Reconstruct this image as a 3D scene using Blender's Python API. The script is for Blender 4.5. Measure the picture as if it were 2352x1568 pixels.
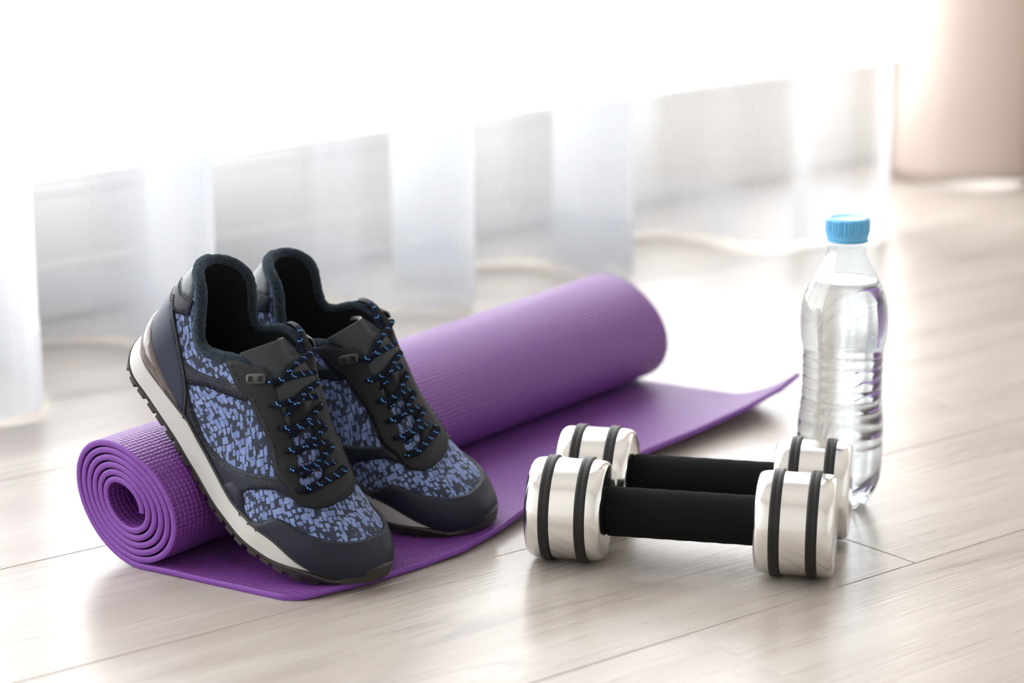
import bpy, bmesh, math, random
import numpy as np
from mathutils import Vector, Matrix, geometry
for o in list(bpy.data.objects): bpy.data.objects.remove(o, do_unlink=True)
scene = bpy.context.scene
COL = scene.collection
R = math.radians
rng = random.Random(7)

# ------------------------------------------------------------------ camera
FPX = 4900.0
PITCH = math.atan(1184.0 / FPX)
CAM_H = 0.499
cd = bpy.data.cameras.new('camera')
cam = bpy.data.objects.new('camera', cd); COL.objects.link(cam)
cam.location = (0, 0, CAM_H)
cam.rotation_euler = (math.pi / 2 - PITCH, 0, 0)
cd.sensor_width = 36.0; cd.lens = FPX / 2352.0 * 36.0
cd.clip_start = 0.02; cd.clip_end = 60
cd.dof.use_dof = True; cd.dof.focus_distance = 1.455; cd.dof.aperture_fstop = 4.2
cd.dof.aperture_blades = 0
scene.camera = cam

# ------------------------------------------------------------------ light
world = bpy.data.worlds.new('daylight'); scene.world = world; world.use_nodes = True
WN = world.node_tree.nodes; WL_ = world.node_tree.links
bg = WN['Background']; bg.inputs['Color'].default_value = (1.0, 0.995, 0.985, 1); bg.inputs['Strength'].default_value = 8.0
WALL_ANG = R(47.0)
WD = Vector((math.cos(WALL_ANG), math.sin(WALL_ANG), 0))        # along the window wall
WNrm = Vector((math.sin(WALL_ANG), -math.cos(WALL_ANG), 0))     # into the room
WP = Vector((-0.49, 2.156, 0))
def area(name, center, normal, sx, sy, power, color=(1, 1, 1)):
    l = bpy.data.lights.new(name, 'AREA'); l.shape = 'RECTANGLE'; l.size = sx; l.size_y = sy; l.energy = power; l.color = color
    o = bpy.data.objects.new(name, l); COL.objects.link(o); o.location = center
    o.rotation_euler = (-Vector(normal)).to_track_quat('Z', 'Y').to_euler()
    z = Vector(normal).normalized(); x = WD if abs(z.dot(WD)) < 0.9 else Vector((0, 0, 1)).cross(z)
    y = z.cross(x) * -1
    m = Matrix((x, y, -z)).transposed()
    if m.determinant() < 0: m = Matrix((-x, y, -z)).transposed()
    o.rotation_euler = m.to_euler()
    return o
def portal(name, center, normal, sx, sy):
    o = area(name, center, normal, sx, sy, 1.0); o.data.cycles.is_portal = True; return o
portal('window_portal', WP + WD * 0.75 - WNrm * 0.10 + Vector((0, 0, 1.34)), WNrm, 5.2, 2.36)

vs = scene.view_settings
vs.view_transform = 'Standard'; vs.look = 'None'; vs.exposure = 0.0; vs.gamma = 1.0; vs.use_curve_mapping = False

# ------------------------------------------------------------------ helpers
def link(o, parent=None):
    COL.objects.link(o)
    if parent is not None: o.parent = parent
    return o
def mobj(name, verts, faces, mat=None, parent=None, smooth=True, uv=None):
    me = bpy.data.meshes.new(name)
    me.from_pydata([tuple(map(float, v)) for v in verts], [], [tuple(int(i) for i in f) for f in faces])
    if mat is not None: me.materials.append(mat)
    if smooth: me.polygons.foreach_set('use_smooth', [True] * len(me.polygons))
    if uv is not None:
        ul = me.uv_layers.new(name='UVMap')
        li = np.zeros(len(me.loops), dtype=np.int32); me.loops.foreach_get('vertex_index', li)
        ul.data.foreach_set('uv', np.asarray(uv, dtype=np.float32)[li].ravel())
    me.update()
    return link(bpy.data.objects.new(name, me), parent)
def thing(name, label, cat, loc=(0, 0, 0), group=None):
    o = bpy.data.objects.new(name, None); COL.objects.link(o); o.location = loc; o.empty_display_size = .02
    o['label'] = label; o['category'] = cat
    if group: o['group'] = group
    return o
def grid_faces(n, m, close_m=False, close_n=False, flip=False):
    F = []
    for i in range(n - 1 + (1 if close_n else 0)):
        for j in range(m - 1 + (1 if close_m else 0)):
            a = i * m + j; b = i * m + (j + 1) % m; c = ((i + 1) % n) * m + (j + 1) % m; d = ((i + 1) % n) * m + j
            F.append((a, d, c, b) if flip else (a, b, c, d))
    return F
def box_mesh(sx, sy, sz, bevel=0.0, seg=2):
    bm = bmesh.new(); bmesh.ops.create_cube(bm, size=1)
    bmesh.ops.scale(bm, vec=(sx, sy, sz), verts=bm.verts)
    if bevel > 0: bmesh.ops.bevel(bm, geom=list(bm.edges), offset=bevel, segments=seg, affect='EDGES', profile=.5)
    return bm
def bm_obj(name, bm, mat=None, parent=None, smooth=True):
    me = bpy.data.meshes.new(name); bm.to_mesh(me); bm.free()
    if mat is not None: me.materials.append(mat)
    if smooth: me.polygons.foreach_set('use_smooth', [True] * len(me.polygons))
    return link(bpy.data.objects.new(name, me), parent)
def catmull(P, n, closed=False):
    P = np.asarray(P, float); N = len(P); out = []
    segs = N if closed else N - 1
    for i in range(segs):
        if closed: p0, p1, p2, p3 = P[(i - 1) % N], P[i], P[(i + 1) % N], P[(i + 2) % N]
        else:
            p1, p2 = P[i], P[i + 1]; p0 = P[i - 1] if i > 0 else 2 * p1 - p2; p3 = P[i + 2] if i + 2 < N else 2 * p2 - p1
        for k in range(n):
            t = k / n
            out.append(.5 * ((2 * p1) + (-p0 + p2) * t + (2 * p0 - 5 * p1 + 4 * p2 - p3) * t * t + (-p0 + 3 * p1 - 3 * p2 + p3) * t ** 3))
    if not closed: out.append(P[-1])
    return np.array(out)
def resample(P, step=None, closed=False, n=None):
    Q = np.vstack([P, P[:1]]) if closed else np.asarray(P)
    d = np.r_[0, np.cumsum(np.linalg.norm(np.diff(Q, axis=0), axis=1))]
    if n is None: n = max(3, int(round(d[-1] / step)))
    t = np.linspace(0, d[-1], n + 1)
    R_ = np.stack([np.interp(t, d, Q[:, k]) for k in range(Q.shape[1])], 1)
    return R_[:-1] if closed else R_
def tube_arrays(path, rad, ns=10, up=None, flat=1.0, closed=False, caps=True):
    """swept tube; rad scalar or array; flat squashes it along the up vector; returns verts, faces, uv"""
    P = np.asarray(path, float); n = len(P); rad = np.broadcast_to(np.asarray(rad, float), (n,))
    T = np.gradient(P, axis=0) if not closed else (np.roll(P, -1, 0) - np.roll(P, 1, 0))
    T /= np.linalg.norm(T, axis=1, keepdims=True) + 1e-12
    if up is None: up = np.tile([0, 0, 1.0], (n, 1))
    up = np.broadcast_to(np.asarray(up, float), (n, 3)).copy()
    B = np.cross(T, up); bad = np.linalg.norm(B, axis=1) < 1e-4; B[bad] = np.cross(T[bad], [1, 0, 0])
    B /= np.linalg.norm(B, axis=1, keepdims=True); U_ = np.cross(B, T)
    V = []; uv = []; L_ = np.r_[0, np.cumsum(np.linalg.norm(np.diff(P, axis=0), axis=1))]
    for i in range(n):
        for k in range(ns):
            a = 2 * math.pi * k / ns
            V.append(P[i] + rad[i] * (math.cos(a) * B[i] + flat * math.sin(a) * U_[i])); uv.append((L_[i], k / ns))
    F = grid_faces(n, ns, close_m=True, close_n=closed, flip=True)
    if caps and not closed:
        V.append(P[0]); V.append(P[-1]); uv += [(0, 0), (L_[-1], 0)]
        c0, c1 = len(V) - 2, len(V) - 1
        for k in range(ns):
            F.append((c0, (k + 1) % ns, k)); F.append((c1, (n - 1) * ns + k, (n - 1) * ns + (k + 1) % ns))
    return np.array(V), F, np.array(uv)
class Acc:
    def __init__(s): s.V = []; s.F = []; s.UV = []; s.n = 0
    def add(s, V, F, UV=None):
        s.V.append(np.asarray(V, float)); s.F += [tuple(i + s.n for i in f) for f in F]
        s.UV.append(np.zeros((len(V), 2)) if UV is None else np.asarray(UV)); s.n += len(V)
    def obj(s, name, mat, parent=None, smooth=True):
        return mobj(name, np.vstack(s.V), s.F, mat, parent, smooth, np.vstack(s.UV))
def lathe(profile, ns=48, fn=None):
    V = []; 
    for (r, z) in profile:
        for k in range(ns):
            a = 2 * math.pi * k / ns; rr = r
            if fn: rr, zz = fn(r, z, a)
            else: zz = z
            V.append((rr * math.cos(a), rr * math.sin(a), zz))
    return np.array(V), grid_faces(len(profile), ns, close_m=True, flip=False)

# ------------------------------------------------------------------ materials
class NT:
    def __init__(s, name):
        s.m = bpy.data.materials.new(name); s.m.use_nodes = True; s.t = s.m.node_tree; s.t.nodes.clear()
        s.out = s.t.nodes.new('ShaderNodeOutputMaterial')
    def n(s, typ, **kw):
        nd = s.t.nodes.new('ShaderNode' + typ)
        for k, v in kw.items():
            if hasattr(nd, k): setattr(nd, k, v)
        return nd
    def l(s, a, b): s.t.links.new(a, b)
    def math(s, op, a, b=None, c=None, clamp=False):
        nd = s.t.nodes.new('ShaderNodeMath'); nd.operation = op; nd.use_clamp = clamp
        for i, v in enumerate((a, b, c)):
            if v is None: continue
            if isinstance(v, (int, float)): nd.inputs[i].default_value = v
            else: s.l(v, nd.inputs[i])
        return nd.outputs[0]
    def bsdf(s, color=(.5, .5, .5), rough=.5, metal=0., **kw):
        b = s.n('BsdfPrincipled')
        if isinstance(color, tuple): b.inputs['Base Color'].default_value = (*color[:3], 1)
        else: s.l(color, b.inputs['Base Color'])
        if isinstance(rough, (int, float)): b.inputs['Roughness'].default_value = rough
        else: s.l(rough, b.inputs['Roughness'])
        b.inputs['Metallic'].default_value = metal
        for k, v in kw.items():
            b.inputs[k.replace('_', ' ')].default_value = v
        s.l(b.outputs[0], s.out.inputs[0]); s.b = b
        return b
    def mix(s, f, a, b):
        nd = s.t.nodes.new('ShaderNodeMix'); nd.data_type = 'RGBA'
        for i, v in ((0, f), (6, a), (7, b)):
            if isinstance(v, tuple): nd.inputs[i].default_value = (*v[:3], 1)
            elif isinstance(v, (int, float)): nd.inputs[i].default_value = v
            else: s.l(v, nd.inputs[i])
        return nd.outputs[2]
    def ramp(s, f, stops, interp='LINEAR'):
        nd = s.t.nodes.new('ShaderNodeValToRGB'); nd.color_ramp.interpolation = interp
        e = nd.color_ramp.elements
        while len(e) < len(stops): e.new(.5)
        for k, (p, c) in enumerate(stops):
            e[k].position = p; e[k].color = (*c[:3], 1) if isinstance(c, tuple) else (c, c, c, 1)
        s.l(f, nd.inputs[0]); return nd.outputs[0]
    def noise(s, vec, scale, detail=3, rough=.5, dist=0.):
        nd = s.n('TexNoise'); nd.inputs['Scale'].default_value = scale; nd.inputs['Detail'].default_value = detail
        nd.inputs['Roughness'].default_value = rough; nd.inputs['Distortion'].default_value = dist
        if vec is not None: s.l(vec, nd.inputs['Vector'])
        return nd.outputs[0]
    def mapping(s, vec, scale=(1, 1, 1), loc=(0, 0, 0), rot=(0, 0, 0)):
        nd = s.n('Mapping'); nd.inputs['Scale'].default_value = scale; nd.inputs['Location'].default_value = loc; nd.inputs['Rotation'].default_value = rot
        s.l(vec, nd.inputs['Vector']); return nd.outputs[0]
    def bump(s, h, strength=.3, dist=.001, target=None):
        nd = s.n('Bump'); nd.inputs['Strength'].default_value = strength; nd.inputs['Distance'].default_value = dist
        s.l(h, nd.inputs['Height']); s.l(nd.outputs[0], (target or s.b).inputs['Normal']); return nd
def simple(name, color, rough=.5, metal=0., bump=None, **kw):
    t = NT(name); t.bsdf(color, rough, metal, **kw)
    if bump:
        sc, st, di = bump; g = t.n('TexCoord'); t.bump(t.noise(g.outputs['Object'], sc, 4, .6), st, di)
    return t.m

# laminate floor
def mat_floor():
    t = NT('pale_oak_laminate'); tc = t.n('TexCoord'); oi = t.n('ObjectInfo')
    cb = t.n('CombineXYZ'); t.l(t.math('MULTIPLY', oi.outputs['Random'], 37.), cb.inputs[0]); t.l(t.math('MULTIPLY', oi.outputs['Random'], 11.3), cb.inputs[1]); t.l(t.math('MULTIPLY', oi.outputs['Random'], 5.), cb.inputs[2])
    va = t.n('VectorMath', operation='ADD'); t.l(tc.outputs['Object'], va.inputs[0]); t.l(cb.outputs[0], va.inputs[1])
    v = va.outputs[0]
    v1 = t.mapping(v, (1.1, 9, 9)); v2 = t.mapping(v, (7, 190, 60)); v3 = t.mapping(v, (2.2, 17, 17)); v4 = t.mapping(v, (14, 520, 60))
    big = t.noise(v1, 1.4, 3, .5, .3); fine = t.noise(v2, 1.0, 5, .65, .3); mid = t.noise(v3, 1.5, 5, .6, .5); hair = t.noise(v4, 1., 3, .6)
    base = t.ramp(big, [(.30, (.375, .332, .298)), (.50, (.432, .389, .352)), (.70, (.50, .460, .422))])
    c = t.mix(t.ramp(mid, [(.35, .28), (.62, 0.)]), base, (.30, .255, .222))
    c = t.mix(t.ramp(fine, [(.30, .36), (.55, 0.)]), c, (.25, .21, .185))
    c = t.mix(t.ramp(hair, [(.56, 0.), (.75, .45)]), c, (.64, .61, .57))
    # long thin cracks in the wood
    w = t.n('TexNoise'); w.inputs['Scale'].default_value = 1.3; w.inputs['Detail'].default_value = 3; t.l(t.mapping(v, (.75, 5.2, 5)), w.inputs['Vector'])
    crack = t.math('ABSOLUTE', t.math('SUBTRACT', w.outputs[0], .53))
    cm = t.ramp(crack, [(0., .42), (.006, .22), (.02, 0.)])
    gate = t.ramp(t.noise(t.mapping(v, (3, 9, 9)), 1.2, 2), [(.46, 0.), (.60, 1.)])
    cm2 = t.math('MULTIPLY', cm, gate)
    c = t.mix(cm2, c, (.16, .135, .125))
    rough = t.math('MULTIPLY_ADD', fine, .12, .23)
    b = t.bsdf(c, rough); b.inputs['Specular IOR Level'].default_value = .62
    h = t.math('ADD', t.math('MULTIPLY', fine, .6), t.math('MULTIPLY', hair, .6)); h = t.math('SUBTRACT', h, t.math('MULTIPLY', cm2, 1.2))
    t.bump(h, .38, .0007)
    return t.m
M = {}
M['floor'] = mat_floor()
M['subfloor'] = simple('dark_joint', (.10, .085, .075), .8)
M['wall'] = simple('white_wall_paint', (.80, .79, .77), .6)
M['trim'] = simple('white_trim_paint', (.84, .835, .82), .35)
M['sill'] = simple('grey_white_panel', (.68, .67, .65), .6)

def mat_sheer():
    t = NT('sheer_voile'); tr = t.n('BsdfTransparent'); tl = t.n('BsdfTranslucent'); df = t.n('BsdfDiffuse')
    tl.inputs['Color'].default_value = (.68, .70, .735, 1); df.inputs['Color'].default_value = (.70, .71, .73, 1); tr.inputs['Color'].default_value = (.97, .985, 1, 1)
    m1 = t.n('MixShader'); m1.inputs[0].default_value = .42; t.l(tl.outputs[0], m1.inputs[1]); t.l(df.outputs[0], m1.inputs[2])
    lw = t.n('LayerWeight'); lw.inputs['Blend'].default_value = .5
    fac = t.ramp(lw.outputs['Facing'], [(0., .30), (.2, .38), (.5, .68), (.85, .97)])
    m2 = t.n('MixShader'); t.l(fac, m2.inputs[0]); t.l(tr.outputs[0], m2.inputs[1]); t.l(m1.outputs[0], m2.inputs[2])
    t.l(m2.outputs[0], t.out.inputs[0]); return t.m
M['sheer'] = mat_sheer()
def mat_drape():
    t = NT('beige_drape_cloth'); tc = t.n('TexCoord'); tl = t.n('BsdfTranslucent'); tl.inputs['Color'].default_value = (.74, .64, .58, 1)
    b = t.bsdf((.70, .615, .56), .9); m = t.n('MixShader'); m.inputs[0].default_value = .25
    t.l(b.outputs[0], m.inputs[1]); t.l(tl.outputs[0], m.inputs[2]); t.l(m.outputs[0], t.out.inputs[0])
    t.bump(t.noise(t.mapping(tc.outputs['Object'], (900, 900, 900)), 1), .1, .0005); return t.m
M['drape'] = mat_drape()
def schlick(t):
    lw = t.n('LayerWeight'); lw.inputs['Blend'].default_value = .5
    return t.math('MULTIPLY_ADD', t.math('POWER', lw.outputs['Facing'], 5.), .95, .04, True)
def mat_pane():
    t = NT('window_glass'); tr = t.n('BsdfTransparent'); gl = t.n('BsdfGlossy'); gl.inputs['Roughness'].default_value = .02
    m = t.n('MixShader'); t.l(schlick(t), m.inputs[0]); t.l(tr.outputs[0], m.inputs[1]); t.l(gl.outputs[0], m.inputs[2])
    t.l(m.outputs[0], t.out.inputs[0]); return t.m
M['pane'] = mat_pane()
def mat_mat(side=False):
    t = NT('purple_foam_edge' if side else 'purple_foam_mat'); tc = t.n('TexCoord')
    uv = t.n('UVMap'); sx = t.n('SeparateXYZ'); nz = t.noise(tc.outputs['Object'], 260, 3)
    if side:
        v = t.n('TexVoronoi'); v.inputs['Scale'].default_value = 1500; t.l(tc.outputs['Object'], v.inputs['Vector'])
        pores = t.ramp(v.outputs['Distance'], [(.12, 1.), (.3, 0.)])
        g = t.ramp(t.noise(tc.outputs['Object'], 900, 2), [(.5, 0.), (.62, 1.)])
        pm = t.math('MULTIPLY', pores, g)
        c = t.mix(t.math('MULTIPLY', pm, .45), (.175, .047, .32), (.07, .018, .15))
        t.bsdf(c, .62); t.bump(t.math('SUBTRACT', nz, pm), .35, .0004); return t.m
    t.l(uv.outputs[0], sx.inputs[0])
    jit = t.math('MULTIPLY', t.math('SUBTRACT', t.noise(uv.outputs[0], 130, 2), .5), 1.5)
    k = math.pi / .0033
    a = t.math('ABSOLUTE', t.math('SINE', t.math('ADD', t.math('MULTIPLY', sx.outputs[0], k), jit)))
    b2 = t.math('ABSOLUTE', t.math('SINE', t.math('ADD', t.math('MULTIPLY', sx.outputs[1], k * .80), jit)))
    h = t.math('MULTIPLY', t.math('POWER', a, .7), t.math('POWER', b2, .7))
    pit = t.ramp(h, [(.02, 1.), (.30, 0.)])
    c = t.mix(t.math('MULTIPLY', pit, .55), (.172, .033, .275), (.036, .006, .072))
    b = t.bsdf(c, .38); b.inputs['Specular IOR Level'].default_value = .6
    b.inputs['Sheen Weight'].default_value = .05; b.inputs['Sheen Roughness'].default_value = .4; b.inputs['Sheen Tint'].default_value = (.8, .7, 1, 1)
    t.bump(t.math('ADD', h, t.math('MULTIPLY', nz, .3)), .75, .0011); return t.m
M['mat'] = mat_mat(); M['mat_edge'] = mat_mat(True)

# ------------------------------------------------------------------ running shoes
def pch(xs, ys):
    xs = np.array(xs, float); ys = np.array(ys, float); h = np.diff(xs); d = np.diff(ys) / h
    m = np.zeros(len(xs)); m[0] = d[0]; m[-1] = d[-1]
    for i in range(1, len(xs) - 1):
        m[i] = 0 if d[i - 1] * d[i] <= 0 else (h[i - 1] + h[i]) / (h[i - 1] / d[i] + h[i] / d[i - 1])
    def f(x):
        x = np.clip(np.asarray(x, float), xs[0], xs[-1]); i = np.clip(np.searchsorted(xs, x, side='right') - 1, 0, len(xs) - 2)
        t = (x - xs[i]) / h[i]; t2 = t * t; t3 = t2 * t
        return (2 * t3 - 3 * t2 + 1) * ys[i] + (t3 - 2 * t2 + t) * h[i] * m[i] + (-2 * t3 + 3 * t2) * ys[i + 1] + (t3 - t2) * h[i] * m[i + 1]
    return f
SL = .242
zb = pch([0, .015, .045, .075, .10, .13, .155, .19, .220, .235, .245], [-.004, -.0105, -.0125, -.0155, -.0200, -.0225, -.0205, -.0115, -.0005, .0085, .017])
zm = pch([0, .03, .07, .095, .115, .14, .16, .185, .21, .226, .237, .245], [.0068, .0050, .0046, -.0006, -.0042, -.0066, -.0035, .003, .0055, .0075, .0125, .02])
WLa_ = pch([0, .03, .06, .10, .14, .175, .20, .245], [.030, .0315, .033, .034, .040, .0455, .0455, .036])
WMe_ = pch([0, .03, .06, .10, .14, .175, .20, .245], [.030, .0310, .031, .030, .036, .0390, .0370, .029])
HH = pch([0, .02, .045, .07, .09, .10, .12, .14, .16, .18, .20, .22, .235, .245], [.0995, .0985, .083, .0775, .0845, .087, .079, .066, .051, .036, .029, .027, .026, .024])
EA = pch([0, .05, .10, .15, .20, .245], [.36, .40, .58, .75, .72, .7])
EB = pch([0, .05, .10, .15, .20, .245], [.95, .95, .95, .95, .9, .85])
YC_ = pch([0, .10, .16, .20, .245], [0, 0, .001, .003, .005])
LEFT = [False]                                       # which foot of the pair is being built
def WLa(x): return (WMe_ if LEFT[0] else WLa_)(x)
def WMe(x): return (WLa_ if LEFT[0] else WMe_)(x)
def YC(x): return YC_(x) * (-1 if LEFT[0] else 1)
VM = pch([0, .0145, .029, .034, .041, .0446, .0514, .058, .067, .075, .084, .095, .106], [.44, .42, .44, .48, .535, .575, .60, .58, .51, .44, .385, .32, .27])   # |v| of the mouth edge
def endr(x):
    a = np.clip((.032 - x) / .032, 0, 1); b = np.clip((x - .190) / (SL - .190), 0, 1)
    return np.sqrt(np.maximum(1 - a ** 2.3, 0)) * np.sqrt(np.maximum(1 - b ** 2.4, 0))
def Xu(u):
    u = np.asarray(u, float); return SL * (.5 - .5 * np.cos(np.pi * u)) * .75 + SL * u * .25
_uu = np.linspace(0, 1, 2001); _xx = Xu(_uu)
def Ux(x): return np.interp(x, _xx, _uu)
def Sf(u, v):
    u, v = np.broadcast_arrays(np.asarray(u, float), np.asarray(v, float))
    x = Xu(u); e = endr(x); ph = (1 - np.abs(v)) * np.pi / 2; sg = np.where(v < 0, -1., 1.); W = np.where(v < 0, WLa(x), WMe(x)) * e
    c = np.clip(np.cos(ph), 1e-6, 1) ** EA(x); s = np.clip(np.sin(ph), 0, 1) ** EB(x)
    tb = np.clip((x - .205) / (SL - .205), 0, 1); hr = np.sqrt(np.maximum(1 - tb ** 2.6, 0))
    crease = .0012 * np.exp(-((x - .1985) / .0035) ** 2) * np.exp(-((v - .05) / .35) ** 2) - .0010 * np.exp(-((x - .2045) / .003) ** 2) * np.exp(-((v + .1) / .3) ** 2)
    z = zm(x) + HH(x) * s * hr - crease
    xx = x + np.where(x < .05, (1 - x / .05) ** 2 * (.009 * s * s - .012 * s * (1 - s)), 0)
    return np.stack([xx, YC(x) * e + sg * W * c, z], -1)
def Snorm(u, v):
    du = 1e-3; dv = 2e-3; u2 = np.clip(u, .004, .996); v = np.asarray(v, float)
    a = Sf(u2 + du, v) - Sf(u2 - du, v); b = Sf(u2, np.clip(v + dv, -1, 1)) - Sf(u2, np.clip(v - dv, -1, 1))
    n = np.cross(a, b); return n / (np.linalg.norm(n, axis=-1, keepdims=True) + 1e-12)
def S(u, v, off=0.):
    return Sf(u, v) + Snorm(u, v) * np.asarray(off, float)[..., None] if not np.isscalar(off) or off != 0 else Sf(u, v)
_gu = np.linspace(0, 1, 161); _gv = np.linspace(-1, 1, 201)
_G = Sf(_gu[:, None], _gv[None, :]); _dl = np.linalg.norm(np.diff(_G, axis=1), axis=2); _AL = np.concatenate([np.zeros((161, 1)), np.cumsum(_dl, axis=1)], 1); _AL -= _AL[:, 100:101]
def arc(u, v):
    fu = np.clip(np.asarray(u) * 160, 0, 159.999); fv = np.clip((np.asarray(v) + 1) * 100, 0, 199.999); i = fu.astype(int); j = fv.astype(int); a = fu - i; b = fv - j
    return (_AL[i, j] * (1 - a) * (1 - b) + _AL[i + 1, j] * a * (1 - b) + _AL[i, j + 1] * (1 - a) * b + _AL[i + 1, j + 1] * a * b)
KV = .052   # metres per unit v, for spacing
KU = .24
def inside(P, poly):
    x, y = P[:, 0], P[:, 1]; r = np.zeros(len(P), bool); n = len(poly); j = n - 1
    for i in range(n):
        xi, yi = poly[i]; xj, yj = poly[j]
        c = ((yi > y) != (yj > y)) & (x < (xj - xi) * (y - yi) / (yj - yi + 1e-15) + xi); r ^= c; j = i
    return r
def seg_dist(P, poly):
    A = poly; B = np.roll(poly, -1, 0); d = np.full(len(P), 1e9)
    for a, b in zip(A, B):
        ab = b - a; t = np.clip(((P - a) @ ab) / (ab @ ab + 1e-18), 0, 1); d = np.minimum(d, np.linalg.norm(P - (a + t[:, None] * ab), axis=1))
    return d
def smooth_poly(pts, closed=True, k=5):
    """catmull through points; a point given with a third entry 1 is a sharp corner"""
    out = []; n = len(pts)
    for i in range(n if closed else n - 1):
        p1, p2 = pts[i], pts[(i + 1) % n]; p0 = pts[(i - 1) % n] if (closed or i > 0) else p1; p3 = pts[(i + 2) % n] if (closed or i + 2 < n) else p2
        if len(p1) > 2: p0 = p1
        if len(p2) > 2: p3 = p2
        p0, p1, p2, p3 = [np.array(p[:2], float) for p in (p0, p1, p2, p3)]
        for q in range(k):
            t = q / k; out.append(.5 * ((2 * p1) + (-p0 + p2) * t + (2 * p0 - 5 * p1 + 4 * p2 - p3) * t * t + (-p0 + 3 * p1 - 3 * p2 + p3) * t ** 3))
    if not closed: out.append(np.array(pts[-1][:2], float))
    return np.array(out)
def to_m(P): return np.stack([Ux(P[:, 0]) * KU, P[:, 1] * KV], 1)       # (x, v) -> flat metric plane
def sheet(pts, step=.0017, sm=True):
    """fill an outline given in (x, v) on the upper; returns u, v, tris, nb boundary count, distance to the rim"""
    P = smooth_poly(pts) if sm else np.array([p[:2] for p in pts], float)
    Q = resample(to_m(P), step * .8, closed=True); nb = len(Q)
    lo = Q.min(0); hi = Q.max(0); gx = np.arange(lo[0], hi[0], step); gy = np.arange(lo[1], hi[1], step * .866)
    G = np.array([(x + (step / 2 if j % 2 else 0), y) for j, y in enumerate(gy) for x in gx])
    G = G[inside(G, Q)]; 
    if len(G): d = seg_dist(G, Q); G = G[d > step * .55]; 
    allp = [Vector(p) for p in np.vstack([Q, G])]
    vo, _, fo, _, _, _ = geometry.delaunay_2d_cdt(allp, [], [list(range(nb))], 1, 1e-7)
    vo = np.array([tuple(p) for p in vo]); d = seg_dist(vo, Q)
    return vo[:, 0] / KU, vo[:, 1] / KV, fo, d
def boundary_loops(faces):
    cnt = {}
    for f in faces:
        for a, b in zip(f, list(f[1:]) + [f[0]]): cnt[(a, b)] = 1
    return [(a, b) for (a, b) in cnt if (b, a) not in cnt]
class Shoe:
    def __init__(s, root, mir): s.root = root; s.mir = mir; s.st = Acc()
    def P(s, V):
        V = np.array(V, float); V[:, 1] *= s.mir; return V
    def put(s, name, V, F, mat, uv=None, smooth=True, parent=None):
        if s.mir < 0: F = [tuple(reversed(f)) for f in F]
        return mobj(name, s.P(V), F, mat, parent or s.root, smooth, uv)
    def panel(s, name, pts, off, mat, step=.0017, puff=0., lift=None, sm=True, edge=.0009):
        u, v, F, d = sheet(pts, step, sm)
        h = off * (.55 + .45 * np.clip(d / edge, 0, 1)) + puff * np.clip(1 - (1 - np.clip(d / .006, 0, 1)) ** 2, 0, 1)
        if lift is not None: h = h + lift(Xu(u), v)
        V = S(u, v, h) + (s.ear(Xu(u), v) if lift is not None else 0); N = Snorm(u, v); uv = np.stack([Xu(u), arc(u, v)], 1)
        # orient outward
        f0 = F[len(F) // 2]; n0 = np.cross(V[f0[1]] - V[f0[0]], V[f0[2]] - V[f0[0]])
        F = [tuple(f) for f in F]
        if n0 @ N[f0[0]] < 0: F = [tuple(reversed(f)) for f in F]
        be = boundary_loops(F); bi = sorted({a for a, b in be} | {b for a, b in be}); k = {b: i + len(V) for i, b in enumerate(bi)}
        V2 = S(u[bi], v[bi], np.full(len(bi), -.0006)) + (s.ear(Xu(u[bi]), v[bi]) if lift is not None else 0)
        V = np.vstack([V, V2]); uv = np.vstack([uv, uv[bi]])
        F += [(b, a, k[a], k[b]) for a, b in be]
        return s.put(name, V, F, mat, uv)
    def stitch(s, pts, off, inset=0., lift=None, sm=True):
        P = smooth_poly(pts, closed=False) if sm else np.array(pts, float)
        Q = resample(to_m(P), .0034)
        for a, b in zip(Q[:-1], Q[1:]):
            T = np.stack([a + (b - a) * t for t in (.08, .35, .65)]); u = T[:, 0] / KU; v = T[:, 1] / KV
            h = off + np.array([0, .00025, 0]); 
            if lift is not None: h = h + lift(Xu(u), v)
            C = S(u, v, h) + (s.ear(Xu(u), v) if lift is not None else 0); N = Snorm(u, v)
            V, F, uv = tube_arrays(C, .00036, 5, N)
            s.st.add(V, F)

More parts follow.
